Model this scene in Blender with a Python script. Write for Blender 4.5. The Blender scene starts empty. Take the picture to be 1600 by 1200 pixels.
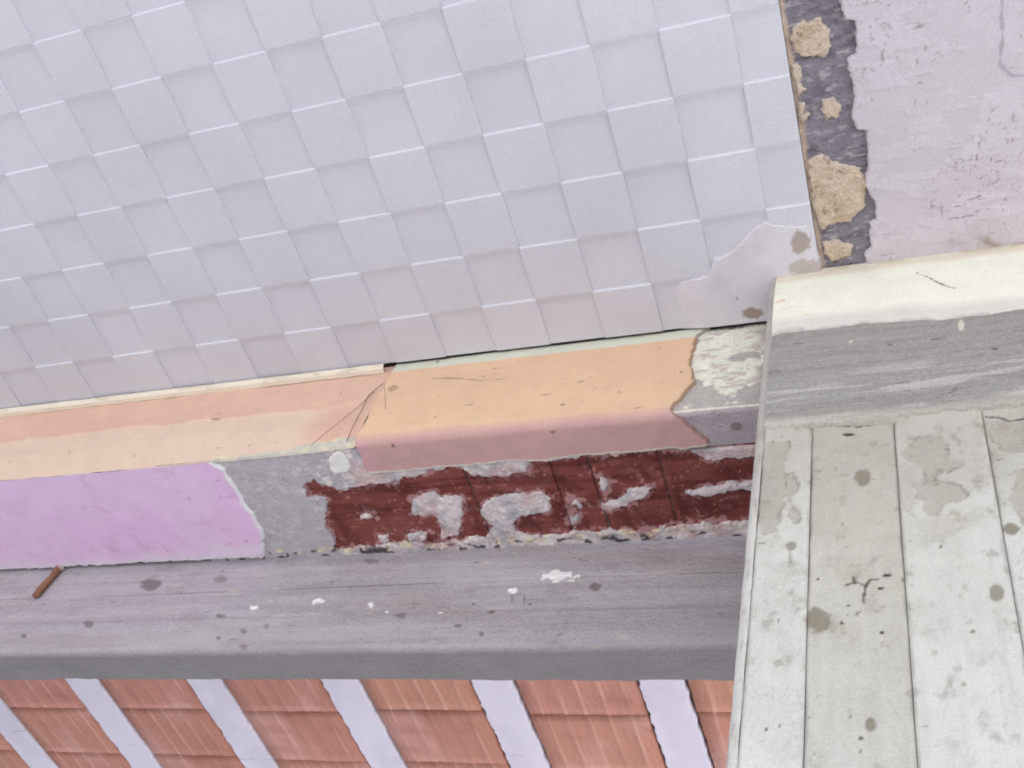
import bpy, bmesh, math, random
import numpy as np
from mathutils import Matrix, Vector

# ------------------------------------------------------------------ camera
EYE = 1.40                                   # camera height above the porch floor
F = 1669.6159                                # focal length in pixels of a 1600 px wide picture
RC = np.array([[0.9294877612961281, 0.2849474137849475, 0.23421672224241802],
               [-0.09846137824867922, 0.8036211646115464, -0.5869398442615331],
               [-0.35546850576961464, 0.5224921005772738, 0.7750123523146359]])
sc = bpy.context.scene
cam_d = bpy.data.cameras.new('camera')
cam = bpy.data.objects.new('camera', cam_d)
sc.collection.objects.link(cam)
m = Matrix.Identity(4)
for r in range(3):
    m[r][0] = RC[0][r]; m[r][1] = -RC[1][r]; m[r][2] = -RC[2][r]
m[2][3] = EYE
cam.matrix_world = m
cam_d.sensor_width = 36.0
cam_d.lens = F / 1600 * 36.0
cam_d.clip_start = 0.02
cam_d.clip_end = 2000
sc.camera = cam

# ------------------------------------------------------------------ daylight
SUN_EL, SUN_AZ = math.radians(42), math.radians(128)    # azimuth clockwise from +Y: behind the camera
w = bpy.data.worlds.new('World'); sc.world = w; w.use_nodes = True
nt = w.node_tree; nt.nodes.clear()
sky = nt.nodes.new('ShaderNodeTexSky'); sky.sky_type = 'NISHITA'; sky.sun_disc = False
sky.sun_elevation = SUN_EL; sky.sun_rotation = SUN_AZ
bg = nt.nodes.new('ShaderNodeBackground'); bg.inputs['Strength'].default_value = 0.15
ow = nt.nodes.new('ShaderNodeOutputWorld')
nt.links.new(sky.outputs[0], bg.inputs[0]); nt.links.new(bg.outputs[0], ow.inputs[0])
sun_d = bpy.data.lights.new('sun', 'SUN'); sun_d.energy = 4.0; sun_d.angle = math.radians(0.5); sun_d.color = (1, .97, .93)
sun = bpy.data.objects.new('sun', sun_d); sc.collection.objects.link(sun)
sd_ = Vector((math.sin(SUN_AZ) * math.cos(SUN_EL), math.cos(SUN_AZ) * math.cos(SUN_EL), math.sin(SUN_EL)))
sun.rotation_euler = sd_.to_track_quat('Z', 'Y').to_euler(); sun.location = (0, -6, 8)
sc.view_settings.view_transform = 'Standard'; sc.view_settings.look = 'None'
sc.view_settings.gamma = 1.0; sc.view_settings.use_curve_mapping = False
sc.view_settings.exposure = 1.35
sc.render.engine = 'CYCLES'; sc.cycles.filter_width = 1.9
sc.cycles.use_denoising = True
sc.cycles.max_bounces = 6; sc.cycles.diffuse_bounces = 4; sc.cycles.glossy_bounces = 3
sc.cycles.caustics_reflective = False; sc.cycles.caustics_refractive = False

# ------------------------------------------------------------------ measuring helpers
HC = 1.4965           # tiled ceiling above the eye (heights below are above the eye; EYE is added in pos())
Y0 = 0.945            # face of the painted beam
ZA = 1.277            # its underside
Y2 = 1.202            # face of the bare concrete beam
ZB = 1.048            # its underside
Y3 = 1.272            # back of the bare concrete beam
YC = 0.860            # face of the column
ZK = 1.4965           # clay block ceiling
def ray(x, y): return RC.T @ np.array([(x - 800) / F, (y - 600) / F, 1.0])
def pz(x, y, z=ZA): d = ray(x, y); d = d * (z / d[2]); return (d[0], d[1])       # on a level surface: X, Y
def py(x, y, Y): d = ray(x, y); d = d * (Y / d[1]); return (d[0], d[2])          # on an upright surface: X, Z
def polyz(pts, z=ZA): return [pz(a, b, z) for a, b in pts]
def polyy(pts, Y): return [py(a, b, Y) for a, b in pts]

def L(r, g, b, k=1.0):
    o = []
    for c in (r, g, b):
        c = c / 255.0
        c = c / 12.92 if c <= .04045 else ((c + .055) / 1.055) ** 2.4
        o.append(min(.9, c * k))
    return np.array(o)

_T = {}
def vnoise(x, y, seed=0):
    if seed not in _T: _T[seed] = np.random.RandomState(seed + 11).rand(256, 256) * 2 - 1
    T = _T[seed]
    xi = np.floor(x).astype(int); yi = np.floor(y).astype(int)
    fx = x - xi; fy = y - yi
    fx = fx * fx * (3 - 2 * fx); fy = fy * fy * (3 - 2 * fy)
    a = T[xi & 255, yi & 255]; b = T[(xi + 1) & 255, yi & 255]
    c = T[xi & 255, (yi + 1) & 255]; d = T[(xi + 1) & 255, (yi + 1) & 255]
    return (a * (1 - fx) + b * fx) * (1 - fy) + (c * (1 - fx) + d * fx) * fy
def fbm(x, y, seed=0, octv=4, gain=.5):
    s = 0; a = 1; t = 0
    for k in range(octv):
        s = s + a * vnoise(x * 2 ** k + 17.3 * k, y * 2 ** k - 9.1 * k, seed + k); t += a; a *= gain
    return s / t * 1.5
def sm(a, b, x): t = np.clip((x - a) / (b - a), 0, 1); return t * t * (3 - 2 * t)
def mix(A, B, t): t = np.asarray(t)[..., None]; return A * (1 - t) + np.asarray(B) * t
def sdist(U, V, poly):
    """signed distance to a polygon, negative inside"""
    P = np.array(poly, float); n = len(P)
    d = np.full(U.shape, 1e9); ins = np.zeros(U.shape, bool)
    for i in range(n):
        a = P[i]; b = P[(i + 1) % n]; e = b - a
        t = np.clip(((U - a[0]) * e[0] + (V - a[1]) * e[1]) / max(1e-12, e @ e), 0, 1)
        d = np.minimum(d, np.hypot(U - a[0] - t * e[0], V - a[1] - t * e[1]))
        c = ((a[1] > V) != (b[1] > V))
        with np.errstate(divide='ignore', invalid='ignore'):
            xx = (b[0] - a[0]) * (V - a[1]) / (b[1] - a[1]) + a[0]
        ins ^= c & (U < xx)
    return np.where(ins, -d, d)
def ldist(U, V, pts):
    d = np.full(U.shape, 1e9)
    for a, b in zip(pts[:-1], pts[1:]):
        a = np.array(a); b = np.array(b); e = b - a
        t = np.clip(((U - a[0]) * e[0] + (V - a[1]) * e[1]) / max(1e-12, e @ e), 0, 1)
        d = np.minimum(d, np.hypot(U - a[0] - t * e[0], V - a[1] - t * e[1]))
    return d
def spot(U, V, fn, x, y, rx, ry):
    """0 in the middle of a stain, 1 at its rim; given by its place and half-sizes in the photograph"""
    c = np.array(fn(x, y)); a = np.array(fn(x + rx, y)) - c; b = np.array(fn(x, y + ry)) - c
    D = a[0] * b[1] - a[1] * b[0]; p = U - c[0]; q = V - c[1]
    return np.hypot((p * b[1] - q * b[0]) / D, (a[0] * q - a[1] * p) / D)

# ------------------------------------------------------------------ object helpers
COL = sc.collection
def put(name, me, mat, parent=None, loc=None):
    o = bpy.data.objects.new(name, me); COL.objects.link(o)
    if mat and not me.materials: me.materials.append(mat)
    if parent: o.parent = parent; o.matrix_parent_inverse = parent.matrix_world.inverted() if False else Matrix.Translation(-parent.location)
    if loc: o.location = loc
    return o
def tag(o, label=None, cat=None, group=None, kind=None):
    if label: o['label'] = label
    if cat: o['category'] = cat
    if group: o['group'] = group
    if kind: o['kind'] = kind
    return o
def empty(name, loc, label, cat):
    o = bpy.data.objects.new(name, None); COL.objects.link(o); o.location = loc; o.empty_display_size = .1
    o['kind'] = 'thing'; return tag(o, label, cat)
def mesh_from(name, co, faces, colors=None, smooth=True):
    me = bpy.data.meshes.new(name)
    co = np.asarray(co, np.float32); faces = np.asarray(faces, np.int32)
    me.vertices.add(len(co)); me.vertices.foreach_set('co', co.ravel())
    n = len(faces); k = faces.shape[1]
    me.loops.add(n * k); me.loops.foreach_set('vertex_index', faces.ravel())
    me.polygons.add(n); me.polygons.foreach_set('loop_start', np.arange(0, n * k, k, dtype=np.int32))
    me.polygons.foreach_set('loop_total', np.full(n, k, np.int32))
    if smooth: me.polygons.foreach_set('use_smooth', np.ones(n, bool))
    me.update(calc_edges=True)
    if colors is not None:
        at = me.color_attributes.new('Col', 'FLOAT_COLOR', 'POINT')
        c4 = np.ones((len(co), 4), np.float32); c4[:, :3] = np.clip(colors, 0, .86)
        at.data.foreach_set('color', c4.ravel())
    me.validate(); return me
GAIN = {'ceiling_plaster': (.925, .915, .895), 'plaster_collar': (1.02, 1.02, .98), 'rough_band': (.87, .88, .85), 'plank_face': (.81, .805, .785), 'arris': (.82, .82, .80), 'plaster_coat': (.98, 1.1, 1.06),
        'plaster_face': (1.02, 1.06, 1.04), 'pink_plaster': (1.2, 1.28, 1.2), 'mortar_residue': (1.42, 1.4, 1.28), 'brick': (1.08, .84, .84), 'board_marked_face': (1.17, 1.19, 1.09),
        'joist': (1.16, 1.14, 1.06), 'adhesive_dab': (1.12, 1.12, 1.06), 'bare_strip': (1.28, 1.25, 1.2), 'bare_end': (1.22, 1.2, 1.18), 'filler_patch': (1.22, 1.2, 1.14), 'white_dab': (1.1, 1.1, 1.05)}
def sheet(name, parent, u, v, fn, mat, flip=False, keep=None, smooth=True):
    """a relief: fn(U,V) -> X,Y,Z(above the eye),colour"""
    U, V = np.meshgrid(u, v, indexing='ij')
    X, Y, Z, C = fn(U, V)[:4]
    nu, nv = U.shape
    co = np.stack([X, Y, Z + EYE], -1).reshape(-1, 3); C = np.broadcast_to(C, U.shape + (3,)).reshape(-1, 3) * np.array(GAIN.get(name, (1, 1, 1)))
    i = np.arange(nu * nv).reshape(nu, nv)
    q = np.stack([i[:-1, :-1], i[1:, :-1], i[1:, 1:], i[:-1, 1:]], -1).reshape(-1, 4)
    if flip: q = q[:, ::-1]
    if keep is not None:
        K = keep(U, V).ravel(); q = q[K[q].any(1)]
        used = np.unique(q); mp = np.full(nu * nv, -1); mp[used] = np.arange(len(used)); q = mp[q]; co = co[used]; C = C[used]
    return put(name, mesh_from(name, co, q, C, smooth), mat, parent)
def box_bm(bm, x0, x1, y0, y1, z0, z1):
    vs = [bm.verts.new((x, y, z)) for x in (x0, x1) for y in (y0, y1) for z in (z0, z1)]
    for f in ((0, 1, 3, 2), (4, 6, 7, 5), (0, 4, 5, 1), (2, 3, 7, 6), (0, 2, 6, 4), (1, 5, 7, 3)): bm.faces.new([vs[k] for k in f])
def box(name, parent, x0, x1, y0, y1, z0, z1, mat, bev=0):
    bm = bmesh.new(); box_bm(bm, x0, x1, y0, y1, z0 + EYE, z1 + EYE)
    if bev: bmesh.ops.bevel(bm, geom=bm.edges[:], offset=bev, segments=2, affect='EDGES')
    bmesh.ops.recalc_face_normals(bm, faces=bm.faces[:])
    me = bpy.data.meshes.new(name); bm.to_mesh(me); bm.free()
    return put(name, me, mat, parent)
def tube(name, parent, pts, rad, mat, sides=8):
    bm = bmesh.new(); rings = []
    pts = [Vector(p) for p in pts]
    for k, p in enumerate(pts):
        d = (pts[min(k + 1, len(pts) - 1)] - pts[max(k - 1, 0)]).normalized()
        a = d.cross(Vector((.3, .9, .2))).normalized(); b = d.cross(a)
        r = rad[k] if hasattr(rad, '__len__') else rad
        rings.append([bm.verts.new(p + (a * math.cos(t) + b * math.sin(t)) * r) for t in [2 * math.pi * j / sides for j in range(sides)]])
    for A, B in zip(rings[:-1], rings[1:]):
        for j in range(sides): bm.faces.new([A[j], A[(j + 1) % sides], B[(j + 1) % sides], B[j]])
    bm.faces.new(rings[0][::-1]); bm.faces.new(rings[-1])
    bmesh.ops.recalc_face_normals(bm, faces=bm.faces[:])
    for f in bm.faces: f.smooth = True
    me = bpy.data.meshes.new(name); bm.to_mesh(me); bm.free()
    return put(name, me, mat, parent)

# ------------------------------------------------------------------ materials
def material(name, color=None, rough=.9, n1=(60, .10), n2=(500, .10), bump=(300, .15, .002), grain=None, rnd=0, spec=.3, n3=None):
    """colour from the relief's own colour layer or a constant, broken up by two noises, with a fine bump"""
    mt = bpy.data.materials.new(name); mt.use_nodes = True
    t = mt.node_tree; N = t.nodes; bs = N['Principled BSDF']
    bs.inputs['Roughness'].default_value = rough
    bs.inputs['Specular IOR Level'].default_value = spec
    tc = N.new('ShaderNodeNewGeometry'); vec = tc.outputs['Position']
    if grain:
        mp = N.new('ShaderNodeMapping'); mp.inputs['Scale'].default_value = grain; t.links.new(vec, mp.inputs[0]); vec = mp.outputs[0]
    if color is None:
        a = N.new('ShaderNodeVertexColor'); a.layer_name = 'Col'; col = a.outputs[0]
    else:
        a = N.new('ShaderNodeRGB'); a.outputs[0].default_value = (*color, 1); col = a.outputs[0]
    for sc_, am in (n1, n2):
        if not am: continue
        no = N.new('ShaderNodeTexNoise'); no.inputs['Scale'].default_value = sc_; no.inputs['Detail'].default_value = 3
        no.inputs['Roughness'].default_value = .65
        t.links.new(vec, no.inputs['Vector'])
        mr = N.new('ShaderNodeMapRange'); mr.inputs[1].default_value = .25; mr.inputs[2].default_value = .75
        mr.inputs[3].default_value = 1 - am; mr.inputs[4].default_value = 1 + am; t.links.new(no.outputs[0], mr.inputs[0])
        mu = N.new('ShaderNodeVectorMath'); mu.operation = 'SCALE'
        t.links.new(col, mu.inputs[0]); t.links.new(mr.outputs[0], mu.inputs['Scale']); col = mu.outputs[0]
    if n3:
        no = N.new('ShaderNodeTexNoise'); no.inputs['Scale'].default_value = n3[0]; no.inputs['Detail'].default_value = 3
        t.links.new(tc.outputs['Position'], no.inputs['Vector'])
        mr = N.new('ShaderNodeMapRange'); mr.inputs[1].default_value = .3; mr.inputs[2].default_value = .7
        mr.inputs[3].default_value = 1 - n3[1]; mr.inputs[4].default_value = 1 + n3[1]; t.links.new(no.outputs[0], mr.inputs[0])
        mu = N.new('ShaderNodeVectorMath'); mu.operation = 'SCALE'
        t.links.new(col, mu.inputs[0]); t.links.new(mr.outputs[0], mu.inputs['Scale']); col = mu.outputs[0]
    if rnd:
        oi = N.new('ShaderNodeObjectInfo')
        mr = N.new('ShaderNodeMapRange'); mr.inputs[3].default_value = 1 - rnd; mr.inputs[4].default_value = 1 + rnd
        t.links.new(oi.outputs['Random'], mr.inputs[0])
        mu = N.new('ShaderNodeVectorMath'); mu.operation = 'SCALE'
        t.links.new(col, mu.inputs[0]); t.links.new(mr.outputs[0], mu.inputs['Scale']); col = mu.outputs[0]
    t.links.new(col, bs.inputs['Base Color'])
    if bump:
        no = N.new('ShaderNodeTexNoise'); no.inputs['Scale'].default_value = bump[0]; no.inputs['Detail'].default_value = 2
        t.links.new(vec, no.inputs['Vector'])
        bp = N.new('ShaderNodeBump'); bp.inputs['Strength'].default_value = bump[1]; bp.inputs['Distance'].default_value = bump[2]
        t.links.new(no.outputs[0], bp.inputs['Height']); t.links.new(bp.outputs[0], bs.inputs['Normal'])
    return mt
M_ground = material('ground_concrete', (.52, .51, .50), n1=(.6, .12), n2=(25, .10), bump=(40, .3, .01))
M_floor = material('floor_cement', (.31, .295, .285), n1=(1.2, .12), n2=(40, .08))
M_slab = material('slab_concrete', (.38, .37, .36), n1=(5, .12), n2=(60, .1), bump=(80, .5, .004))
M_dark = material('dark_backing', (.10, .085, .10), bump=(200, .5, .004))  # dark backing that shows in the gaps between blocks and joists
M_tile = material('foam_tile', (.69, .685, .735), rough=.75, n1=(3.2, .055), n2=(420, .09), bump=(480, .6, .0022), rnd=.015)
M_paint = material('painted_relief', None, n1=(22, .05), n2=(420, .12), bump=(420, .4, .0018))
M_rough = material('rough_relief', None, n1=(40, .12), n2=(330, .20), bump=(280, .9, .004))
M_grain = material('board_marked_relief', None, n1=(30, .06), n2=(260, .06), bump=(260, .7, .0025), grain=(.16, 1, 1), n3=(330, .16))
M_cast = material('cast_concrete_relief', None, n1=(35, .07), n2=(300, .10), bump=(260, .8, .003), grain=(.45, 1, 1), n3=(420, .14))
M_clay = material('clay', None, n1=(60, .08), n2=(260, .10), bump=(300, .5, .002), rnd=.04, grain=(1, .06, 1), n3=(220, .10))
M_joist = material('joist_paint', None, n1=(12, .03), n2=(400, .05), bump=(350, .3, .002))
M_rust = material('rust', (.27, .14, .085), n1=(120, .4), n2=(500, .3), bump=(400, .8, .003))
M_web = material('dusty_web', (.20, .15, .14), n1=(80, .1), n2=(300, .1), bump=None)

def rng(a, b, step): return np.linspace(a, b, max(2, int(round((b - a) / step)) + 1))

# ------------------------------------------------------------------ setting
def plane(name, x0, x1, y0, y1, z, mat):
    me = bpy.data.meshes.new(name); me.from_pydata([(x0, y0, z), (x1, y0, z), (x1, y1, z), (x0, y1, z)], [], [(0, 1, 2, 3)])
    o = put(name, me, mat); o['kind'] = 'structure'; return o
plane('ground', -400, 400, -400, 400, -.12, M_ground)
fl = box('floor', None, -9, 1.95, -2.1, 3.3, -1.40 - .119, -1.40, M_floor); fl['kind'] = 'structure'
rf = box('roof', None, -9, 1.85, -2.0, 3.2, HC + .060, HC + .26, M_slab); rf['kind'] = 'structure'  # unseen roof slab, its edges placed to block and steer the sunlight

# ------------------------------------------------------------------ tiled ceiling
ceil = box('ceiling', None, -8.9, 1.8, -1.95, .93, HC + .020, HC + .058, M_slab); ceil['kind'] = 'structure'
# alternate tiles: one kind stands proud with a sloping near edge, the other starts level and hollows away
PROUD = [(-.0003, .0008), (.0020, -.0022), (.0025, -.0025), (.04, -.0022), (.0999, -.0015)]
HOLLOW = [(.0001, -.0014), (.003, -.0011), (.007, .0003), (.012, .0013), (.020, .0018), (.05, .0014), (.0999, .0009)]
def tile_mesh(name, sx, sy, prof):
    pr = [(min(y, sy - .0002 + k * 1e-6), z) for k, (y, z) in enumerate(prof)]
    bm = bmesh.new(); lo = []; up = []
    for x in (.0001, sx - .0001):
        lo.append([bm.verts.new((x, y, z)) for y, z in pr])
        up.append([bm.verts.new((x, pr[0][0], .0198)), bm.verts.new((x, pr[-1][0], .0198))])
    for k in range(len(pr) - 1): bm.faces.new([lo[0][k], lo[0][k + 1], lo[1][k + 1], lo[1][k]])
    bm.faces.new([lo[0][0], lo[1][0], up[1][0], up[0][0]]); bm.faces.new([lo[1][-1], lo[0][-1], up[0][1], up[1][1]])
    for q in (0, 1): bm.faces.new(lo[q] + [up[q][1], up[q][0]])
    bmesh.ops.recalc_face_normals(bm, faces=bm.faces[:])
    for f in bm.faces: f.smooth = abs(f.normal.z) > .9
    for e in bm.edges: e.smooth = all(f.smooth for f in e.link_faces)
    me = bpy.data.meshes.new(name); bm.to_mesh(me); bm.free(); return me
TX, TY, S = -1.19138, .14052, .1
tm = {}
for j in range(-3, 8):
    for i in range(-13, 11):
        x = TX + i * S; y = TY + j * S
        sx = min(S, -.127 - x); sy = S if j < 7 else .934 - y
        kind = (i + j) % 2 == 0
        key = (round(sx, 4), round(sy, 4), kind)
        if key not in tm:
            tm[key] = tile_mesh('ceiling_tile', sx, sy, PROUD if kind else HOLLOW)
            tm[key].materials.append(M_tile)
        put('ceiling_tile', tm[key], None, ceil, (x, y, HC + EYE))
# smooth filler smeared over the tiles in the corner by the column
FIL = polyz([(1062, 440), (1110, 424), (1118, 404), (1150, 388), (1170, 366), (1197, 344), (1215, 352), (1262, 350), (1275, 395), (1290, 440), (1290, 520), (1060, 520), (1040, 470)], HC)
def f_filler(U, V):
    d = sdist(U, V, FIL) + .004 * fbm(U * 70, V * 70, 3)
    t = sm(.0015, -.0015, d)
    right = sm(-.34, -.28, U)
    Z = HC + .012 - t * (.0160 + .0004 * fbm(U * 60, V * 60, 5)) + .008 * sm(-.315, -.375, U)
    C = np.broadcast_to(L(196, 194, 203, 1.08), U.shape + (3,))
    C = mix(C, L(176, 168, 172), .2 * sm(.1, .7, fbm(U * 25, V * 25, 9)))
    for x, y, rx, ry, k in ((1176, 487, 17, 9, .85), (1250, 376, 16, 20, .7), (1152, 464, 3, 3, .7), (1262, 415, 30, 14, .5)):
        s = spot(U, V, lambda a, b: pz(a, b, HC), x, y, rx, ry) + .25 * fbm(U * 120, V * 120, 8)
        C = mix(C, L(142, 124, 108), k * sm(1.15, .75, s))
    return U, V, Z, C
sheet('filler_patch', ceil, rng(-.40, -.115, .0018), rng(.76, .936, .0018), f_filler, M_paint, flip=True,
      keep=lambda U, V: sdist(U, V, FIL) < .012)
# bare strip of concrete where a cover moulding came off
def f_strip(U, V):
    n = fbm(U * 70, V * 70, 21, 5)
    Z = HC + .008 + .0022 * n
    C = np.broadcast_to(L(128, 124, 134, .95), U.shape + (3,))
    C = mix(C, L(88, 84, 94), .6 * sm(.0, .6, fbm(U * 45, V * 160, 22)))
    C = mix(C, L(186, 180, 186), .55 * sm(.35, .8, fbm(U * 60, V * 220, 24)))
    C = mix(C, L(190, 170, 150), .8 * sm(-.116, -.124, U + .003 * n))
    return U, V, Z, C
sheet('bare_strip', ceil, rng(-.1262, .02, .002), rng(-.30, .90, .002), f_strip, M_rough, flip=True)
DABS = [[(1238, 42), (1262, 30), (1284, 26), (1296, 48), (1302, 74), (1290, 90), (1262, 92), (1240, 86), (1233, 66)],
        [(1234, 100), (1246, 94), (1256, 110), (1254, 128), (1262, 142), (1246, 150), (1238, 128)],
        [(1284, 156), (1302, 152), (1316, 164), (1312, 184), (1290, 188), (1280, 172)],
        [(1244, 160), (1258, 158), (1266, 180), (1258, 196), (1248, 190)],
        [(1260, 250), (1280, 240), (1310, 256), (1346, 262), (1358, 290), (1352, 325), (1330, 346), (1300, 352), (1282, 362), (1270, 330), (1264, 290)],
        [(1284, 380), (1310, 374), (1336, 384), (1330, 400), (1300, 410), (1286, 398)]]
for k, dd in enumerate(DABS):
    P = polyz(dd, HC + .006); P_ = np.array(P)
    def f_dab(U, V, P=P, k=k):
        d = sdist(U, V, P) + .003 * fbm(U * 160, V * 160, 30 + k)
        t = sm(.001, -.004, d)
        Z = HC + .013 - t * (.0105 + .0012 * fbm(U * 130, V * 130, 35 + k))
        C = mix(np.broadcast_to(L(202, 184, 168), U.shape + (3,)), L(184, 160, 136), .6 * sm(-.2, .6, fbm(U * 45, V * 45, 40 + k)))
        C = mix(C, L(210, 198, 190), .6 * sm(-.005, -.001, d))
        C = mix(C, L(120, 96, 84), .6 * sm(.62, .75, fbm(U * 110, V * 110, 44 + k)))
        return U, V, Z, C
    lo = P_.min(0) - .006; hi = P_.max(0) + .006
    sheet('adhesive_dab', ceil, rng(lo[0], hi[0], .0018), rng(lo[1], hi[1], .0018), f_dab, M_rough, flip=True)
# lilac plaster to the right of the strip, with its broken edge
LIL = polyz([(1312, 0), (1318, 28), (1336, 34), (1337, 86), (1326, 92), (1323, 112), (1334, 128), (1332, 190), (1340, 203), (1354, 205), (1356, 250), (1352, 290), (1358, 305), (1368, 320), (1370, 345), (1358, 350), (1361, 385), (1350, 400)], HC)
LIL = [(LIL[0][0] - .004, -.31), (LIL[0][0] + .006, .1), (LIL[0][0] - .006, .3)] + LIL + [(-.06, .90), (1.2, .90), (1.2, -.31)]
def f_lilac(U, V):
    d = sdist(U, V, LIL) + .0025 * fbm(U * 130, V * 130, 50)
    t = sm(.0012, -.0012, d)
    flake = fbm(U * 22 + .6 * fbm(U * 60, V * 60, 58), V * 40, 52, 5)
    ridge = sm(.05, .0, np.abs(flake - .25)) * sm(.1, .5, fbm(U * 14, V * 14, 54))
    fl = sm(.22, .28, flake)
    Z = HC + .012 - t * (.0125 + .0007 * fl + .0010 * fbm(U * 9, V * 9, 55))
    C = np.broadcast_to(L(206, 199, 206, 1.1), U.shape + (3,))
    C = mix(C, L(196, 186, 194, 1.1), .45 * sm(-.2, .6, fbm(U * 9, V * 6, 56)))
    C = mix(C, L(214, 208, 216, 1.12), .35 * fl)
    C = mix(C, L(150, 130, 128), .45 * ridge)
    mk = fbm(U * 30 + 3 * fbm(U * 8, V * 8, 64), V * 75, 62, 3); mv = fbm(U * 90, V * 26, 65, 3)
    for q_ in (mk, mv):
        lnm = sm(.05, .0, np.abs(q_ - .1)) * sm(.1, .5, fbm(U * 22, V * 22, 63 if q_ is mk else 66, 3))
        C = mix(C, L(132, 116, 120), .7 * lnm); Z = Z + .0006 * lnm * t
        C = mix(C, L(228, 222, 226, 1.05), .4 * sm(.05, .0, np.abs(q_ - .2)) * sm(.1, .5, fbm(U * 22, V * 22, 63 if q_ is mk else 66, 3)))
    # dirt caught along the junction with the column's top
    j = V + .012 * fbm(U * 30, V * 30, 57)
    C = mix(C, L(158, 132, 112), .75 * sm(.838, .856, j) * sm(-.15, .35, fbm(U * 35, V * 35, 59)))
    C = mix(C, L(225, 218, 222), .5 * sm(-.004, -.0008, d))
    edge = ldist(U, V, polyz([(1565, 0), (1566, 60), (1562, 100), (1580, 118), (1600, 118), (1640, 112)], HC)) + .002 * fbm(U * 100, V * 100, 61)
    C = mix(C, L(160, 150, 165), .6 * sm(.003, .0008, edge))
    return U, V, Z, C
sheet('ceiling_plaster', ceil, np.concatenate([rng(-.062, .30, .002), rng(.305, 1.1, .02)]), np.concatenate([rng(-.30, .28, .02), rng(.285, .8965, .002)]), f_lilac, M_paint, flip=True,
      keep=lambda U, V: sdist(U, V, LIL) < .006)

# ------------------------------------------------------------------ column
column = empty('concrete_column', (.03, 1.0, 0), 'board marked concrete column with peeling whitewash, rising to the ceiling at the right', 'column')
box('core', column, -.196, .262, YC + .012, 1.16, -1.3995, HC + .019, M_slab)
vz = np.concatenate([rng(-1.399, .45, .05), rng(.452, 1.118, .002)])
SP = [(1348, 745, 14, 13, .75), (1236, 853, 8, 8, .7), (1234, 872, 3, 10, .5), (1278, 967, 20, 19, .8), (1580, 826, 14, 9, .85), (1557, 926, 11, 14, .75), (1360, 1133, 9, 11, .8), (1427, 1082, 11, 8, .35), (1216, 1036, 8, 6, .45),
      (1326, 677, 10, 2.2, 1.6), (1345, 1153, 3, 3, 1.2), (1197, 1139, 3, 3, 1.2), (1385, 898, 7, 2, 1.5), (1375, 918, 5, 2.5, 1.2), (1325, 945, 4, 2, 1.4), (1278, 904, 3, 2, 1.2), (1470, 854, 3, 3, 1.3), (1505, 1070, 4, 4, .6), (1520, 988, 4, 3, .9), (1377, 987, 3, 2.4, 1.1), (1315, 972, 3, 2, 1.2), (1460, 1020, 5, 5, .35), (1496, 1046, 7, 5, .35), (1216, 970, 2.5, 4, .8)]
BIRD = [[(1240, 664), (1270, 666), (1300, 664), (1340, 665), (1372, 661), (1392, 655)], [(1540, 650), (1562, 652), (1580, 656), (1600, 652)], [(1322, 912), (1338, 908), (1352, 914), (1360, 905), (1372, 903)], [(1332, 900), (1336, 910)], [(1352, 914), (1349, 938)]]
FLAKES = [polyy(p, YC) for p in (
    [(1412, 705), (1430, 684), (1455, 676), (1478, 690), (1482, 712), (1500, 726), (1486, 736), (1470, 733), (1462, 752), (1438, 754), (1440, 728), (1420, 722)],
    [(1424, 752), (1445, 745), (1470, 752), (1500, 756), (1508, 780), (1480, 790), (1462, 806), (1440, 800), (1436, 775)],
    [(1545, 655), (1610, 655), (1610, 700), (1585, 706), (1560, 700), (1548, 680)], [(1585, 735), (1610, 728), (1610, 800), (1596, 815), (1580, 780)],
    [(1226, 742), (1238, 740), (1246, 760), (1238, 786), (1246, 805), (1244, 815), (1228, 806), (1234, 790), (1222, 775), (1230, 758)],
    [(1196, 690), (1228, 690), (1224, 740), (1228, 790), (1214, 830), (1190, 840), (1178, 800)])]
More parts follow.
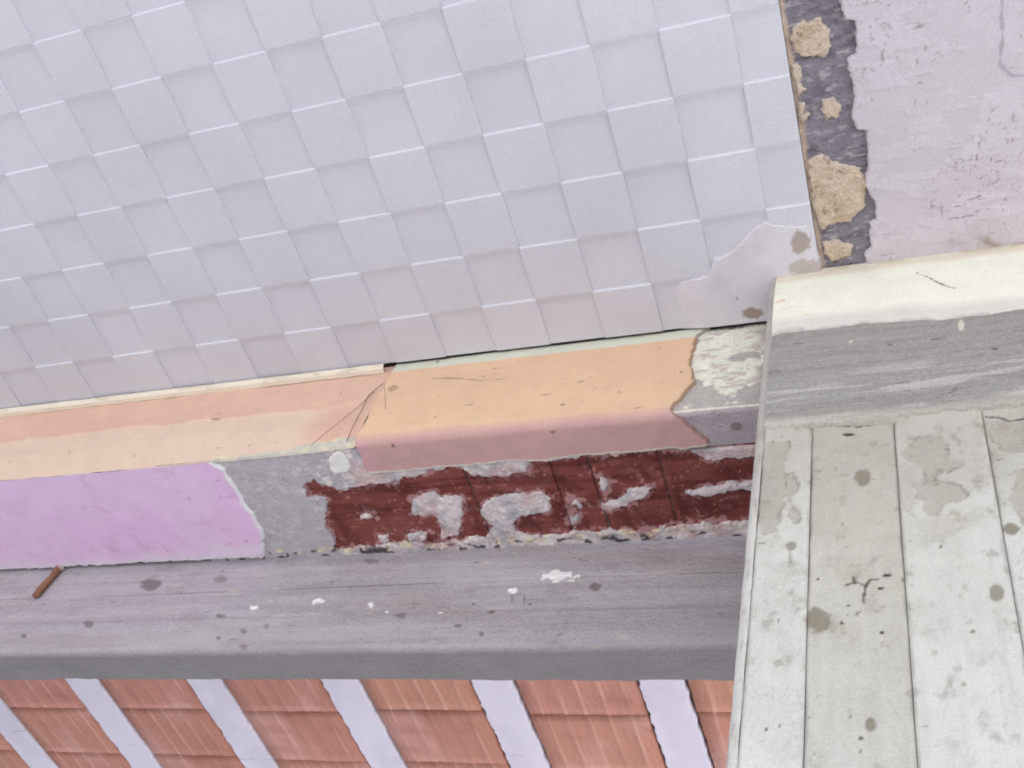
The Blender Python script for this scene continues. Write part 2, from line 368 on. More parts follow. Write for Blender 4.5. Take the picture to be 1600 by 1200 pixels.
def plank(x0, x1, off, white, peel, seed):
    def fn(U, V):
        e = np.minimum(U - x0, x1 - U)
        fine = fbm(U * 120, V * 9, seed, 4)
        big = fbm(U * 14, V * 9, seed + 4, 5)
        fl = fbm(U * 26 + .5 * fbm(U * 80, V * 80, seed + 3), V * 26, seed + 7, 5)
        top = sm(.62, 1.10, V) * peel[1] + peel[0]
        lev = fl * .8 + top - .55
        pm = .45 * sm(-.35, .35, lev) + .55 * sm(-.03, .05, lev) * sm(-.4, .3, big)     # where the whitewash has worn or come away
        pe = sm(.05, .0, np.abs(lev)) * sm(.0, .5, big) * sm(-.1, .3, fbm(U * 60, V * 60, seed + 6))
        edge = .0011 * sm(.0022, .0003, e + .0008 * fbm(V * 60, U * 0, seed + 9))
        Yv = YC + off + .0007 * sm(-.03, .05, lev) - .0003 * fine + edge + .0010 * big
        C = np.broadcast_to(white, U.shape + (3,))
        C = mix(C, white * np.array([.90, .89, .86]), .6 * sm(-.4, .6, fbm(U * 6, V * 5, seed + 5)))
        C = mix(C, L(203, 197, 189, 1.0), .7 * pm)
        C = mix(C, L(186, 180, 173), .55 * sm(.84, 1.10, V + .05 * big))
        C = mix(C, L(120, 108, 100), .75 * pe)
        C = mix(C, white * .84, .35 * sm(-.1, .7, fine))
        C = mix(C, L(134, 123, 115), .42 * sm(.0030, .0004, e + .0018 * fbm(V * 40, U * 40, seed + 2)))
        C = mix(C, white * np.array([.80, .78, .74]), .5 * sm(.0, .8, fbm(U * 45, V * 30, seed + 17, 5, .7)))
        C = mix(C, L(150, 141, 130), .5 * sm(.3, .9, fbm(U * 60, V * 45, seed + 12, 5, .7)))
        C = mix(C, L(110, 94, 88), .7 * sm(.98, 1.1, fbm(U * 110, V * 110, seed + 14)))
        for fp in FLAKES:
            d = sdist(U, V, fp) + .007 * fbm(U * 55, V * 55, seed + 21, 5, .6)
            C = mix(C, L(180, 172, 163), .6 * sm(.0025, -.0025, d)); Yv = Yv + .0012 * sm(.001, -.001, d)
            C = mix(C, L(128, 116, 108), .5 * sm(.0022, .0004, np.abs(d)) * sm(-.1, .4, fbm(U * 40, V * 40, seed + 22)))
        for x, y, rx, ry, k in SP:
            s = spot(U, V, lambda a, b: py(a, b, YC), x, y, rx, ry) + .22 * fbm(U * 150, V * 150, seed + 15)
            C = mix(C, L(138, 126, 108) if k < 1 else L(66, 54, 52), min(k, .95) * sm(1.2, .8, s))
        for b in BIRD:
            d = ldist(U, V, polyy(b, YC)) + .0012 * fbm(U * 260, V * 260, seed)
            C = mix(C, L(84, 70, 64), .85 * sm(.0022, .0008, d))
        return U, Yv, V, C
    sheet('plank_face', column, rng(x0, x1, .002), vz, fn, M_paint, flip=False)
WH = L(226, 225, 220, 1.0)
plank(-.1925, -.1335, .000, WH, (-.08, .45), 70)
plank(-.1330, -.0355, .0012, L(213, 209, 202), (.10, .25), 90)
plank(-.0350, .0645, -.0006, WH, (-.15, .55), 110)
plank(.0650, .1645, .0010, L(222, 222, 216), (-.1, .50), 130)
plank(.1650, .2620, .0000, WH, (-.1, .4), 150)
# rounded left arris
def f_arris(U, V):
    a = U * math.pi / 2
    r = .0125
    X = -.193 - r * np.sin(a) + .0006 * fbm(V * 25, U, 160); Y = YC + .001 + r * (1 - np.cos(a)) + .0005 * fbm(V * 60, U * 3, 161)
    C = np.broadcast_to(L(226, 222, 218), U.shape + (3,))
    C = mix(C, L(170, 158, 150), .6 * sm(.25, .8, fbm(U * 3, V * 40, 162)) * (U < 1.01))
    C = mix(C, L(186, 178, 172), .6 * sm(.9, 1.06, V))
    return X, Y, V, C
sheet('arris', column, np.linspace(0, 1, 8), np.concatenate([rng(-1.399, .45, .05), rng(.452, HC - .003, .003)]), f_arris, M_paint, flip=True)
box('left_side', column, -.2055, -.1965, YC + .0135, 1.158, -1.399, HC - .004, M_slab)
# grey board-marked band under the plaster collar
def f_band(U, V):
    V0 = V; V = V + .007 * fbm(U * 6, V * 12, 168)
    g = fbm(U * 9, V * 110, 170, 5, .6); g2 = fbm(U * 16, V * 60 + 2 * fbm(U * 6, V * 10, 171), 172, 4)
    Y = YC - .0045 + .0009 * g + .0007 * g2
    lip = 1.1135 + .003 * fbm(U * 40, U * 0, 174) - .012 * sm(-.03, -.035, U) + .0035
    Y = Y + .008 * sm(lip + .002, lip - .002, V)
    top = 1.322 + .016 * sm(-.17, .05, U) * 0 + .004 * fbm(U * 25, U * 0, 175) - .012 * sm(-.14, .15, U) + .012 * sm(-.16, -.2, U) * -1
    Y = Y + .006 * sm(top + .001, top + .004, V)
    C = np.broadcast_to(L(166, 163, 161, .98), U.shape + (3,))
    C = mix(C, L(152, 147, 144), .6 * sm(-.1, .6, g))
    C = mix(C, L(206, 202, 200), .65 * sm(.2, .7, fbm(U * 9, V * 90, 176)) * sm(1.26, 1.18, V))
    C = mix(C, L(84, 76, 74), .75 * sm(.06, .015, np.abs(fbm(U * 9, V * 70, 178, 3) - .3)) * sm(.1, .45, fbm(U * 14, V * 30, 179)))
    C = mix(C, L(196, 190, 182), .6 * sm(1.135, 1.118, V))
    for x, y, rx, ry, k in ((1502, 513, 5, 9, -1), (1555, 552, 5, 2.5, .8), (1330, 540, 3, 2, -.8)):
        s = spot(U, V, lambda a, b: py(a, b, YC), x, y, rx, ry)
        C = mix(C, L(70, 60, 58) if k > 0 else L(226, 220, 206), abs(k) * sm(1.2, .7, s))
    return U, Y, V0, C
sheet('rough_band', column, rng(-.1928, .262, .002), rng(1.098, 1.340, .0015), f_band, M_grain)
# cream plaster collar against the ceiling
def f_collar(U, V):
    t = np.clip((V - 1.30) / (HC - 1.30), 0, 1)
    Y = YC - .002 - .006 * np.sin(math.pi * np.clip(t * 1.05, 0, 1)) + .0010 * fbm(U * 18, V * 18, 180)
    low = 1.328 + .010 * fbm(U * 26, U * 0, 181, 5, .6) - .014 * sm(-.14, .15, U)
    Y = Y + .012 * sm(low + .0015, low - .0015, V)
    C = np.broadcast_to(L(246, 241, 229, .95), U.shape + (3,))
    C = mix(C, L(212, 210, 208, .95), .8 * sm(1.375, 1.345, V + .014 * sm(-.14, .15, U)))
    C = mix(C, L(214, 204, 184), .7 * sm(1.462, 1.482, V + .006 * fbm(U * 30, V * 30, 182)))
    C = mix(C, L(180, 158, 130), .5 * sm(1.482, 1.496, V) * sm(-.1, .4, fbm(U * 30, V * 30, 183)))
    C = mix(C, L(206, 176, 150), .6 * sm(.55, .8, fbm(U * 60, V * 140, 184)) * sm(-.1, -.18, U))
    d = ldist(U, V, polyy([(1432, 431), (1450, 440), (1466, 449), (1480, 455), (1494, 458)], YC)) + .0010 * fbm(U * 200, V * 200, 185)
    wd = spot(U, V, lambda a, b: py(a, b, YC), 1468, 449, 30, 14)
    C = mix(C, L(92, 72, 66), .85 * sm(.0026, .0008, d + .0006 * wd))
    return U, Y, V, C
sheet('plaster_collar', column, rng(-.1932, .262, .002), rng(1.296, HC + .004, .002), f_collar, M_paint)

# ------------------------------------------------------------------ painted beam with its broken soffit
beam = empty('plastered_beam', (-1.3, 1.07, ZA + EYE), 'peach plastered beam under the tiled ceiling, its underside broken open to dark red brick', 'beam')
box('core', beam, -8.8, 1.8, Y0 + .012, Y2 + .02, ZA + .030, HC + .059, M_slab)
XS = -.900       # crease between the two plaster coats
def face_cols(U, V, base):
    C = np.broadcast_to(base, U.shape + (3,))
    C = mix(C, base * np.array([.93, .88, .90]), .5 * sm(-.3, .6, fbm(U * 4, V * 9, 190)))
    C = mix(C, L(150, 106, 96), .5 * sm(.90, 1.0, fbm(U * 70, V * 130, 191)))
    return C
def f_left(U, V):
    step = 1.392 + .004 * fbm(U * 14, U * 0, 192) - .03 * sm(-1.15, -.95, U) * 0
    low = sm(step + .0012, step - .0012, V) * sm(-.96, -1.04, U + .02 * fbm(V * 30, U * 4, 193))
    low2 = sm(step + .0012, step - .0012, V) * sm(-.90, -1.0, U)
    Y = Y0 + .0035 * low2 + .010 * sm(1.34, ZA - .004, V) + .0012 * fbm(U * 7, V * 14, 194) + .0008 * fbm(U * 40, V * 40, 195)
    pe = L(228, 186, 166, .95); cr = L(236, 209, 189, .9)
    C = face_cols(U, V, pe); C = mix(C, face_cols(U, V, cr), .95 * low)
    C = mix(C, L(196, 138, 118), .35 * sm(.004, .0005, np.abs(V - step)) * sm(-.95, -1.05, U) * sm(-.1, .4, fbm(U * 9, U * 0, 196)))
    C = mix(C, L(86, 62, 58), .8 * sm(.0016, .0006, np.abs(V - step) + .003 * sm(.5, .1, fbm(U * 13, U * 0 + 3, 197))))  # broken shadow line along the step, painted into the colour
    # bare mortar where the paint ends by the crease
    b = sdist(U, V, [(-1.20, 1.270), (-1.19, 1.282), (-1.05, 1.292), (-.96, 1.296), (-.90, 1.300), (-.90, 1.25), (-1.2, 1.25)]) + .006 * fbm(U * 50, V * 50, 198)
    C = mix(C, L(196, 190, 180), .9 * sm(.002, -.002, b)); C = mix(C, L(226, 214, 180), .7 * sm(.0, .45, fbm(U * 60, V * 60, 199)) * sm(.004, -.002, b))
    return U, Y, V, C
sheet('plaster_face', beam, np.concatenate([rng(-3.2, -2.2, .02), rng(-2.198, XS, .0025)]), rng(ZA - .003, HC + .004, .002), f_left, M_paint)
# right coat wraps round the lower edge; v is measured along the profile
RB = .010; FH = HC + .004 - ZA - RB; AR = RB * math.pi / 2
ENDP = None
def prof(V):
    a = np.clip((V - FH) / RB, 0, math.pi / 2); k = np.clip(V - FH - AR, 0, None)
    Z = HC + .004 - np.minimum(V, FH) - RB * np.sin(a)
    Y = RB * (1 - np.cos(a)) + k
    return Y, Z, -np.cos(a), -np.sin(a)          # and outward normal (Y, Z)
ENDV = [(0, -.318), (.02, -.335), (.05, -.336), (.10, -.333), (.15, -.325), (.185, -.340), (.215, -.352), (.235, -.335), (.26, -.315), (.285, -.305), (.32, -.30)]
def f_right(U, V):
    Yp, Zp, ny, nz = prof(V)
    end = np.interp(V, [a for a, b in ENDV], [b for a, b in ENDV]) + .004 * fbm(V * 60, U * 0, 200)
    tip = .286 + .003 * fbm(U * 35, U * 0, 201)                # where the underside coat has broken off
    k = sm(.0015, -.0015, U - end) * sm(.0012, -.0012, V - tip) * sm(-.001, .001, U - XS - .0015 + .003 * fbm(V * 30, U * 0, 202))
    h = .0045 * k - .009 * (1 - k) + .0010 * fbm(U * 7, V * 14, 203) + .0005 * fbm(U * 50, V * 50, 204)
    pe = L(236, 190, 160, .95)
    C = face_cols(U, V, pe)
    C = mix(C, L(222, 214, 198, .95), .95 * sm(.0275, .0235, V + .0015 * fbm(U * 20, V * 20, 205)))       # pale border along the ceiling
    C = mix(C, L(208, 154, 160, .95), .8 * sm(FH - .008, FH + .010, V + .002 * fbm(U * 20, V * 20, 206)))  # underside shade painted in as a darker, pinker peach
    C = mix(C, L(226, 160, 176, .95), .6 * sm(FH, FH + .02, V) * sm(-.86, -.90, U))
    C = mix(C, L(240, 232, 214), .9 * sm(.0065, .0025, tip - V))
    C = mix(C, L(104, 74, 66), .5 * sm(.0050, .0015, end - U))
    for x, y, rx, ry, kk in ((685, 568, 2.2, 2, .8), (880, 636, 5, 1.3, .75), (610, 690, 3, 2, .75), (1065, 585, 2, 2, .55), (908, 600, 6, 3, .3), (615, 610, 8, 6, .4), (735, 636, 6, 1.2, .4), (860, 668, 4, 1.6, .5), (855, 620, 10, 1, .4)):
        c = py(x, y, Y0); a = py(x + rx, y, Y0); s = np.hypot((U - c[0]) / abs(a[0] - c[0]), (V - (HC + .004 - c[1])) / (ry * .0017)) + .3 * fbm(U * 150, V * 150, 208)
        C = mix(C, L(92, 66, 62), kk * sm(1.2, .7, s))
    cr = ldist(U, V, [(-.80, .062), (-.75, .070), (-.70, .086), (-.655, .088)]) + .002 * fbm(U * 60, V * 60, 209)
    C = mix(C, L(130, 96, 92), .5 * sm(.0022, .0008, cr))
    return U, Y0 + Yp + h * ny, Zp + h * nz, C
sheet('plaster_coat', beam, rng(XS - .004, -.29, .002), rng(.0, .30, .002), f_right, M_paint, flip=True,
      keep=lambda U, V: (U < np.interp(V, [a for a, b in ENDV], [b for a, b in ENDV]) + .012) & (V < .294))
# bare end next to the column
def f_stub(U, V):
    Yp, Zp, ny, nz = prof(V)
    n = fbm(U * 40, V * 40, 210, 5)
    h = -.002 + .0010 * n
    C = np.broadcast_to(L(176, 172, 168), U.shape + (3,))
    fl = fbm(U * 30, V * 34, 211, 5)
    on = sm(-.05, .05, fl + .35 - 1.0 * sm(.16, .215, V)) * sm(FH, FH - .004, V) * sm(-.2, -.235, U + .03 * n)
    C = mix(C, L(230, 221, 207), .95 * on); h = h + .0012 * on
    C = mix(C, L(150, 140, 140), .5 * sm(.2, .6, fbm(U * 60, V * 150, 212)) * on)
    C = mix(C, L(174, 164, 170), .8 * sm(FH, FH + .006, V)); C = mix(C, L(232, 226, 210), .8 * sm(.003, .001, np.abs(V - FH - .004)))
    C = mix(C, L(120, 104, 98), .7 * sm(1.1, .7, np.hypot((U + .262) / .010, (V - FH - .042) / .009)))
    return U, Y0 + Yp + h * ny, Zp + h * nz, C
sheet('bare_end', beam, rng(-.37, -.188, .002), rng(0, .288, .002), f_stub, M_rough, flip=True)
RED = polyz([(476, 758), (492, 752), (512, 762), (535, 768), (575, 760), (640, 748), (668, 738), (705, 733), (722, 730), (740, 744), (765, 748), (826, 740), (832, 722), (880, 716), (960, 712), (1060, 704), (1090, 712), (1110, 722), (1190, 712), (1200, 812), (1130, 818), (1050, 822), (1000, 830), (930, 830), (870, 836), (800, 842), (740, 842), (690, 848), (620, 850), (560, 856), (522, 860), (520, 835), (508, 815), (510, 780), (480, 775)])
HOLES = [polyz(p) for p in (
    [(640, 782), (655, 774), (676, 770), (690, 780), (705, 776), (720, 777), (722, 800), (718, 838), (690, 844), (690, 826), (684, 812), (668, 806), (645, 806)],
    [(750, 790), (772, 782), (795, 774), (815, 770), (824, 776), (842, 770), (858, 782), (860, 802), (830, 806), (808, 810), (802, 822), (806, 832), (830, 840), (800, 846), (758, 846), (768, 824), (752, 806)],
    [(886, 782), (902, 778), (914, 792), (908, 806), (900, 826), (888, 822)],
    [(934, 790), (952, 780), (964, 784), (985, 768), (1004, 760), (1017, 764), (1014, 776), (992, 784), (970, 792), (946, 800)],
    [(1072, 770), (1100, 763), (1130, 760), (1190, 752), (1190, 768), (1150, 768), (1110, 776), (1080, 776)],
    [(936, 745), (948, 750), (952, 772), (940, 772)],
    [(604, 756), (622, 752), (624, 760), (606, 764)], [(560, 806), (580, 802), (584, 812), (562, 814)], [(590, 838), (606, 836), (608, 850), (592, 850)], [(634, 836), (668, 832), (664, 846), (636, 848)])]
# brick soffit: each brick on its own, then the mortar and plaster still clinging to it
SX0 = -1.12
JX = [pz(745, 790)[0], pz(880, 790)[0], pz(935, 775)[0], pz(1040, 760)[0]]
bricks = [SX0, -.90] + JX + [-.14, -.10]
bricks = [SX0] + JX + [-.12]
for k, (a, b) in enumerate(zip(bricks[:-1], bricks[1:])):
    def f_br(U, V, a=a, b=b, k=k):
        e = np.minimum(np.minimum(U - a, b - U), .5)
        n = fbm(U * 14, V * 45, 220 + k, 5)
        groove = sm(.006, .0, np.abs(V - 1.09 - .03 * (k % 2)) - .002)
        Z = ZA + .0045 + .0012 * n + .003 * sm(.003, .0003, e + .0012 * n) + .0015 * groove - (.0018 if k else 0) * sm(.004, .0, np.abs(U - a - .009 + .002 * n) - .003) * sm(1.175, 1.16, V) - .0025 * sm(.5, .9, fbm(U * 20, V * 10, 230 + k)) + .0012 * math.sin(k * 2.3)
        C = np.broadcast_to(L(132, 82, 75, 1.05), U.shape + (3,))
        C = mix(C, L(84, 46, 44), .6 * sm(.28, .0, np.abs(fbm(U * 24 - V * 5, U * 0 + 3 * V, 247, 2) - .3)) * sm(-.3, .3, fbm(U * 9, V * 14, 249)))
        C = mix(C, L(102, 50, 50), .7 * sm(-.2, .6, n)); C = mix(C, L(136, 84, 78), .7 * sm(.1, .7, fbm(U * 25, V * 60, 240 + k)))
        C = mix(C, L(160, 118, 114), .55 * sm(.1, .6, fbm(U * 11, V * 16, 236 + k)) * sm(-.2, .5, fbm(U * 90, V * 90, 237 + k, 4, .7))); C = mix(C, L(74, 36, 38), .45 * sm(.003, .0006, e + .001 * n))
        C = mix(C, L(150, 88, 80), .35 * sm(.012, .004, e) * sm(.0, .4, fbm(U * 60, V * 30, 238 + k)))
        near = -sdist(U, V, RED)
        for hp in HOLES: near = np.minimum(near, sdist(U, V, hp))
        sp = fbm(U * 95, V * 95, 239, 4, .75)
        C = mix(C, L(196, 170, 170), .8 * sm(.0, .35, sp + .9 * sm(.016, -.002, near) - .60))
        C = mix(C, L(84, 40, 40), .5 * sm(.2, .6, fbm(U * 6, V * 70, 248))); C = mix(C, L(196, 156, 128), .8 * sm(.78, .9, fbm(U * 110, V * 110, 245 + k)))
        return U, V, Z, C
    sheet('brick', beam, rng(a + .0006, b - .0006, .0022), rng(.985, Y2 + .012, .0022), f_br, M_rough, flip=True)
PINK = polyz([(331, 722), (352, 732), (358, 746), (372, 762), (384, 786), (398, 806), (410, 826), (414, 850), (413, 880)])
PINK = [(-3.3, Y0 - .01), (PINK[0][0] - .01, Y0 - .01)] + PINK + [(PINK[-1][0], Y2 - .009), (-3.3, Y2 - .009)]
def f_mortar(U, V):
    n = fbm(U * 55, V * 55, 250, 5, .65)
    d = sdist(U, V, RED) + .007 * n
    on = sm(-.0018, .0018, d)
    for k, hp in enumerate(HOLES):
        dh = sdist(U, V, hp) + .006 * n + (.004 if k in (2, 6, 7) else 0)
        on = np.maximum(on, sm(.0016, -.0016, dh) * (1 if k not in (2,) else sm(-.3, .1, fbm(U * 90, V * 90, 252))))
    lipd = (Y2 - .016) - V + .008 * fbm(U * 35, V * 35, 254)
    on = np.maximum(on, sm(.002, -.002, lipd) * sm(-1.1, -1.02, U) * sm(-.45, -.1, fbm(U * 40, V * 60, 255)))
    on = on * (1 - sm(-.375, -.368, U) * sm(1.021, 1.017, V))
    Z = ZA + .0115 - on * (.0112 + (.0006 + .0018 * sm(-1.06, -1.0, U)) * fbm(U * 75, V * 75, 256, 5))
    C = np.broadcast_to(L(170, 166, 176), U.shape + (3,))
    C = mix(C, L(200, 190, 196), .85 * sm(-.5, .2, fbm(U * 30, V * 30, 257)) * sm(-.985, -.955, U + .15 * (V - 1.05)))
    C = mix(C, L(146, 132, 126), .55 * sm(.15, .9, fbm(U * 7, V * 7, 258, 2)) * sm(-1.0, -1.05, U))
    C = mix(C, L(176, 140, 140), .5 * sm(.1, .6, fbm(U * 22, V * 22, 268)) * sm(-.985, -.955, U + .15 * (V - 1.05)))
    C = mix(C, L(220, 212, 214), (.15 + .45 * sm(-1.06, -1.0, U)) * sm(.3, .7, fbm(U * 60, V * 60, 259)))
    C = mix(C, L(220, 200, 168), .75 * sm(-.010, -.002, lipd * -1 * -1) * sm(.2, .5, fbm(U * 70, V * 110, 260)) * sm(Y2 - .03, Y2 - .018, V))
    C = mix(C, L(48, 42, 50), .9 * sm(.3, .5, fbm(U * 60, V * 90, 261)) * sm(Y2 - .022, Y2 - .010, V))
    C = mix(C, L(128, 70, 66), .7 * sm(.0035, .0008, np.abs(d)) * sm(0, .4, fbm(U * 60, V * 60, 262)))
    return U, V, Z, C
sheet('mortar_residue', beam, rng(-1.32, -.14, .0019), rng(Y0 + .0125, Y2 + .014, .0019), f_mortar, M_rough, flip=True)
def f_pink(U, V):
    d = sdist(U, V, PINK) + .004 * fbm(U * 70, V * 70, 270, 4)
    t = sm(.0012, -.0012, d)
    Z = ZA + .006 - t * (.0115 + .0008 * fbm(U * 16, V * 16, 271))
    C = np.broadcast_to(L(216, 176, 212, 1.05), U.shape + (3,))
    C = mix(C, L(219, 184, 214, 1.05), .7 * sm(-.3, .5, fbm(U * 7, V * 9, 272)))
    C = mix(C, L(226, 200, 216, 1.05), .7 * sm(Y2 - .05, Y2 - .005, V + .02 * fbm(U * 9, V * 9, 273)))
    C = mix(C, L(236, 226, 232), .8 * sm(-.007, -.002, d))
    C = mix(C, L(176, 140, 172), .35 * sm(.3, .9, fbm(U * 20, V * 26, 274, 5, .7)))
    C = mix(C, L(120, 92, 110), .6 * sm(.97, 1.08, fbm(U * 80, V * 80, 275)))
    return U, V, Z, C
sheet('pink_plaster', beam, np.concatenate([rng(-3.2, -2.2, .02), rng(-2.198, -1.15, .0022)]), rng(Y0 + .0125, Y2 - .004, .0022), f_pink, M_paint, flip=True,
      keep=lambda U, V: sdist(U, V, PINK) < .006)
DAB = polyz([(513, 716), (520, 706), (532, 702), (542, 712), (550, 728), (545, 737), (524, 741), (514, 732)])
def f_wd(U, V):
    d = sdist(U, V, DAB) + .0015 * fbm(U * 120, V * 120, 280)
    Z = ZA + .010 - sm(.001, -.003, d) * (.0145 + .001 * fbm(U * 90, V * 90, 281))
    return U, V, Z, np.broadcast_to(L(232, 226, 226), U.shape + (3,))
dp = np.array(DAB)
sheet('white_dab', beam, rng(dp[:, 0].min() - .006, dp[:, 0].max() + .006, .0018), rng(max(Y0 + .004, dp[:, 1].min() - .006), dp[:, 1].max() + .006, .0018), f_wd, M_paint, flip=True)
# slim cream moulding in the angle of ceiling and beam
def f_trim(U, V):
    a = V * math.pi / 2; r = .013
    Y = Y0 - .001 - r * np.cos(a) + .0006 * fbm(U * 20, V, 290); Z = HC - .0045 - r * np.sin(a) * .9
    Z = Z + .0012 * np.sin(V * 9)
    C = np.broadcast_to(L(236, 226, 206), U.shape + (3,))
    C = mix(C, L(196, 176, 150), .5 * sm(.3, .8, fbm(U * 30, V * 4, 291)))
    return U, Y, Z, C
sheet('trim_moulding', beam, np.concatenate([rng(-3.2, -2.2, .05), rng(-2.19, -.915, .006)]), np.linspace(0, 1, 9), f_trim, M_paint, flip=False)

# ------------------------------------------------------------------ bare concrete beam
gb = empty('concrete_beam', (-1.3, 1.235, ZB + EYE), 'bare grey concrete beam with wood grain marks, in front of the clay block ceiling', 'beam')
box('core', gb, -8.8, 1.8, Y2 + .010, Y3 - .009, ZB + .006, HC + .059, M_slab)
RG = .009; GH = 1.290 - ZB - RG
SPG = [(235, 913, 17, 9, .8), (345, 905, 12, 6, .5), (140, 976, 8, 6, .7), (38, 995, 5, 4, .7), (345, 963, 7, 4, .7), (382, 988, 5, 3.5, .7), (342, 998, 4, 3, .7), (382, 1012, 6, 4, .6), (417, 980, 5, 4, .5), (626, 963, 10, 5, .7), (768, 957, 7, 4, .8), (716, 979, 5, 3, .8), (753, 992, 4, 3, .8), (930, 917, 10, 6, .75), (740, 944, 3, 2, .8), (828, 944, 4, 2, .9), (800, 935, 2, 8, .6), (819, 937, 2, 8, .6), (580, 877, 10, 4, .6),
       (500, 940, 11, 4, -1), (398, 950, 5, 3, -1), (580, 946, 4, 4, -1), (872, 901, 22, 8, -1.2), (803, 924, 7, 4, -1), (690, 959, 4, 2, -.8), (604, 957, 3, 2, -.8)]
def f_grey(U, V):
    a = np.clip((V - GH) / RG, 0, math.pi / 2); k = np.clip(V - GH - RG * math.pi / 2, 0, None)
    Zp = 1.290 - np.minimum(V, GH) - RG * np.sin(a); Yp = RG * (1 - np.cos(a)) + k
    ny = -np.cos(a); nz = -np.sin(a)
    zz = 1.290 - V
    ww = V + .004 * fbm(U * 2.2, V * 6, 300)
    g = fbm(U * 4, ww * 130, 301, 5); g2 = fbm(U * 2.0, ww * 34, 302, 4)
    h = .0005 * g + .0008 * g2 - .0012 * sm(.0025, .0, np.abs(zz - 1.196 - .005 * (U + 1) + .002 * g)) + .0025 * sm(1.13, 1.12, zz)
    tone = L(164, 157, 169)
    C = np.broadcast_to(tone, U.shape + (3,))
    C = mix(C, L(148, 140, 151), .55 * sm(-.2, .6, g2)); C = mix(C, L(142, 135, 145), .2 * sm(.0, .6, g))
    C = mix(C, L(136, 128, 134), .4 * sm(.2, .8, fbm(U * 14, V * 22, 311, 5, .65)))
    C = mix(C, L(176, 170, 181), .5 * sm(.0, .7, fbm(U * 1.6, ww * 22, 303)))
    C = mix(C, L(150, 140, 138), .5 * sm(.1, .8, fbm(U * 2.5, V * 14, 309)))
    C = mix(C, L(104, 95, 100), .6 * sm(.0022, .0005, np.abs(zz - 1.196 - .005 * (U + 1) + .002 * g)) * sm(-.2, .3, fbm(U * 6, U * 0, 304)))
    C = mix(C, L(190, 178, 164), .4 * sm(.7, .95, fbm(U * 22, V * 120, 305)))
    C = mix(C, L(92, 83, 88), .55 * sm(.86, 1.0, fbm(U * 36, V * 150, 306)))
    fn = lambda x, y: (py(x, y, Y2)[0], 1.290 - py(x, y, Y2)[1])
    for x, y, rx, ry, kk in SPG:
        s = spot(U, V, fn, x, y, rx, ry) + (.3 if kk > 0 else .75) * fbm(U * 130, V * 130, 307)
        C = mix(C, L(104, 92, 96) if kk > 0 else L(236, 232, 238), min(.95, abs(kk)) * sm(1.2, .75, s))
        if kk < 0: h = h + .0012 * sm(1.1, .9, s)
    fu = lambda x, y: (pz(x, y, ZB)[0], GH + RG * .57 + pz(x, y, ZB)[1] - Y2)
    for x, y, rx, ry in ((215, 1050, 10, 5), (295, 1038, 8, 4), (755, 1036, 8, 3), (785, 1043, 3, 3)):
        s = spot(U, V, fu, x, y, rx, ry) + .3 * fbm(U * 110, V * 110, 308)
        C = mix(C, L(196, 190, 196), .8 * sm(1.2, .75, s))
    C = mix(C, L(126, 121, 125), .85 * sm(GH, GH + .014, V))  # greyer tone of the underside, with its shade painted into the colour
    Yp = Yp + (.0035 * fbm(U * 9, U * 0, 312, 5, .65) - .001) * sm(GH + .05, GH + .075, V)
    return U, Y2 + Yp + h * ny, Zp + h * nz, C
sheet('board_marked_face', gb, np.concatenate([rng(-3.2, -2.2, .02), rng(-2.198, -.19, .0024)]), rng(0, GH + RG * math.pi / 2 + (Y3 - Y2 - RG), .0016), f_grey, M_cast, flip=True)

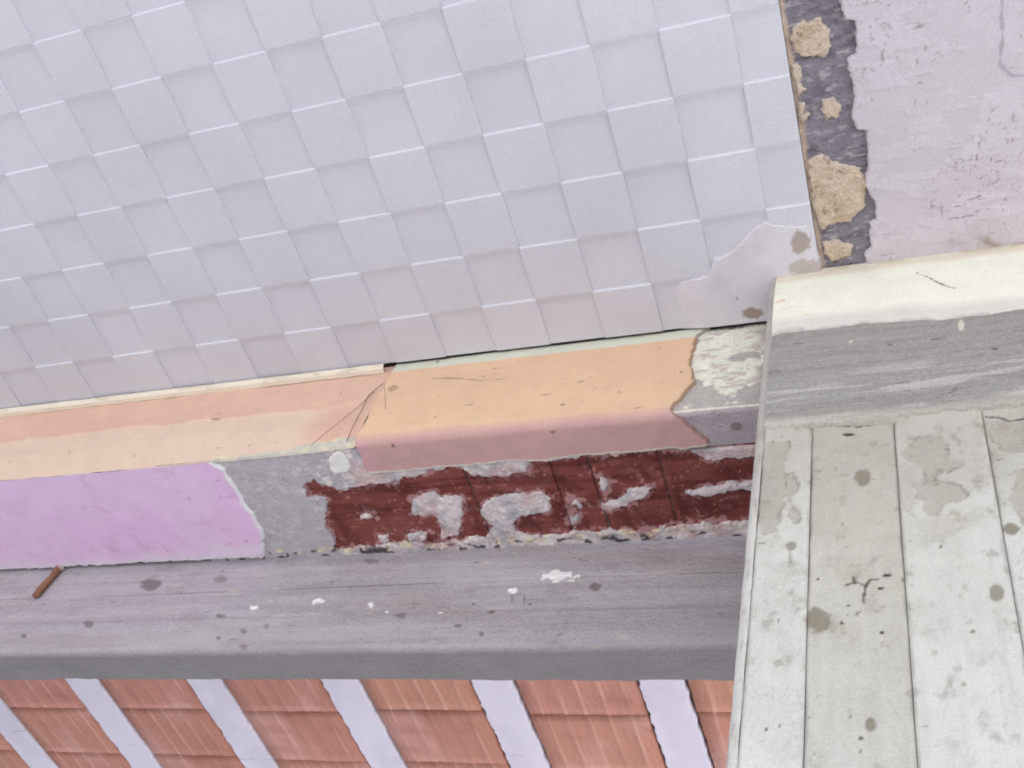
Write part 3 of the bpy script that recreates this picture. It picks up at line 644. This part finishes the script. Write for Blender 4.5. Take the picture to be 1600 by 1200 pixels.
# ------------------------------------------------------------------ clay block ceiling
bc = box('block_ceiling', None, -8.9, 1.8, Y3 + .004, 3.15, ZK + .016, ZK + .0585, M_dark); bc['kind'] = 'structure'
JO = [(-.64 + .4 * k, -.534 + .4 * k) for k in range(-8, 6)]
rs = np.random.RandomState(5)
def block_mesh(seed, wd, ln):
    r = np.random.RandomState(seed)
    us = [0]; hs = [0.0]; cs = [0]
    nrib = 5
    for k in range(nrib):
        c = wd * (k + .75 + r.uniform(-.06, .06)) / (nrib + .5); q = .0030
        us += [c - q - .002, c - q, c + q, c + q + .002]; hs += [0, -.0009, -.0009, 0]; cs += [0, 1, 1, 0]
    us.append(wd); hs.append(0); cs.append(0)
    us = np.array(us); hs = np.array(hs); cs = np.array(cs, float)
    vs = np.linspace(0, ln, 9)
    U, V = np.meshgrid(us, vs, indexing='ij')
    n = fbm(U * 20 + seed * 5, V * 20, 320 + seed % 3, 4)
    Z = hs[:, None] + .0004 * n
    U2 = U.copy(); V2 = V.copy()
    V2[:, 0] += .002 * np.abs(vnoise(us * 40, us * 0 + seed, 330)); V2[:, -1] -= .002 * np.abs(vnoise(us * 40, us * 0 + seed, 331))
    U2[0, :] += .003 * np.abs(vnoise(vs * 60, vs * 0 + seed, 332)); U2[-1, :] -= .003 * np.abs(vnoise(vs * 60, vs * 0 + seed, 333))
    base = [L(182, 131, 116), L(180, 128, 114), L(184, 134, 116), L(181, 129, 117)][seed % 4]
    C = np.broadcast_to(base, U.shape + (3,))
    lime = cs[:, None] * np.clip(.35 + .7 * fbm(U * 12, V * 9, 340 + seed, 3), 0, .9)
    C = mix(C, L(206, 164, 150), lime * .75)
    C = mix(C, L(204, 160, 156), .6 * sm(.15, .8, fbm(U * 10 + seed, V * 5, 345, 4)))
    C = mix(C, L(150, 100, 90), .4 * sm(.2, .8, fbm(U * 14, V * 14 + seed, 346, 4))) * np.array([1.27, 1.21, 1.12])
    # close the rim upward so each block has thickness
    nu, nv = U.shape
    top = np.stack([U2, V2, Z], -1)
    co = top.reshape(-1, 3); i = np.arange(nu * nv).reshape(nu, nv)
    q = np.stack([i[:-1, :-1], i[:-1, 1:], i[1:, 1:], i[1:, :-1]], -1).reshape(-1, 4)
    ring = np.concatenate([i[:, 0], i[-1, 1:], i[-2::-1, -1], i[0, -2:0:-1]])
    up = co[ring].copy(); up[:, 2] = .0156
    ids = np.arange(len(ring)) + len(co)
    sq = np.stack([ring, np.roll(ring, -1), np.roll(ids, -1), ids], -1)
    return mesh_from('clay_block', np.concatenate([co, up]), np.concatenate([q, sq]), np.concatenate([C.reshape(-1, 3), C.reshape(-1, 3)[ring] * .8]), smooth=False)
LEN = .203
bms = []
for s_ in range(8):
    me = block_mesh(s_, .286, LEN - .0015); me.materials.append(M_clay); bms.append(me)
for ci in range(len(JO) - 1):
    x0 = JO[ci][1] + .0045; x1 = JO[ci + 1][0] - .0045
    y = 1.937 - 4 * LEN + .008 * rs.uniform(-1, 1)
    if ci == 3: y += .004
    for rj in range(9):
        me = bms[rs.randint(8)]
        if y > Y3 + .006:
            o = put('clay_block', me, None, bc, (x0, y, ZK + EYE + rs.uniform(-.0015, .0015)))
            o.scale = ((x1 - x0) / .286, 1, 1); o.rotation_euler = (0, 0, rs.uniform(-.004, .004))
        y += LEN + rs.uniform(-.001, .0015)
for ci, (a, b) in enumerate(JO):
    a += .001; b -= .001
    def f_jo(U, V, a=a, b=b, ci=ci):
        ed = (U - a) / (b - a)
        jag = (.0032 * fbm(V * 45, V * 0 + ci, 350, 4) - .001)
        X = U + np.where(ed < .2, -1, 0) * jag + np.where(ed > .8, 1, 0) * (.0032 * fbm(V * 45, V * 0 + 9 + ci, 351, 4) - .001)
        rim = (ed <= 0) | (ed >= 1)
        Z = ZK - .0035 + .0006 * fbm(U * 20, V * 10, 352) + np.where(rim, .0195, 0)
        C = np.broadcast_to(L(222, 216, 232, 1.0), U.shape + (3,))
        C = mix(C, L(206, 200, 216), .5 * sm(-.2, .6, fbm(U * 12, V * 8, 353)))
        C = mix(C, L(150, 140, 156), .5 * sm(.0022, .0008, np.abs(V - 2.045 - .05 * (ci % 3) - .002 * vnoise(U * 60, U * 0, 354))) * sm(-.3, .2, fbm(U * 40, V * 0 + ci, 355)))
        C = mix(C, L(120, 104, 116), np.where(rim, .6, 0))
        return X, V, Z, C
    e = 1e-5
    us = np.concatenate([[a, a + .0006], np.linspace(a + .004, b - .004, 12), [b - .0006, b]])
    sheet('joist', bc, us, rng(Y3 + .008, 3.1, .004), f_jo, M_joist, flip=True, smooth=False)

# ------------------------------------------------------------------ small things
nx, ny_ = pz(95, 884)
ze = py(54, 932, ny_)
nail = empty('rusty_nail', (nx, ny_, ZA + EYE - .004), 'rusty bent nail sticking down from the edge of the pink soffit', 'nail')
top = Vector((nx, ny_, ZA + EYE + .012)); bot = Vector((ze[0], ny_, ze[1] + EYE)); mid = top.lerp(bot, .45) + Vector((.002, .001, 0))
tube('shank', nail, [top, top.lerp(mid, .5), mid, mid.lerp(bot, .5) + Vector((-.001, 0, 0)), bot], [.0090, .0082, .0068, .0080, .0060], M_rust, 10)
def f_plug(U, V):
    r = np.hypot(U, V)
    Z = ZA - .0075 - .008 * sm(1.0, .3, r) + .004 * sm(.9, 1.2, r)
    return nx + U * .011, ny_ + V * .009, Z, mix(np.broadcast_to(L(190, 170, 168), U.shape + (3,)), L(96, 62, 48), sm(.8, .2, r))
sheet('rust_plug', nail, np.linspace(-1.1, 1.1, 14), np.linspace(-1.1, 1.1, 14), f_plug, M_rough, flip=True)
web = empty('cobweb', (-.93, Y0, 1.36 + EYE), 'thin dusty cobweb strands across the crack in the peach plaster', 'cobweb')
def strand(pts, r):
    P = []
    for x, y in pts:
        X, Z = py(x, y, Y0 - .004); P.append((X, Y0 - .0045, Z + EYE))
    tube('strand', web, P, r, M_web, 5)
strand([(486, 697), (505, 680), (530, 660), (560, 636), (585, 612)], .0005)
strand([(542, 690), (552, 666), (566, 640), (576, 618), (598, 600)], .0008)
strand([(600, 596), (602, 620), (603, 640)], .0004)

# keep every label where it belongs
for o in list(ceil.children) + list(bc.children):
    if 'category' in o: del o['category']
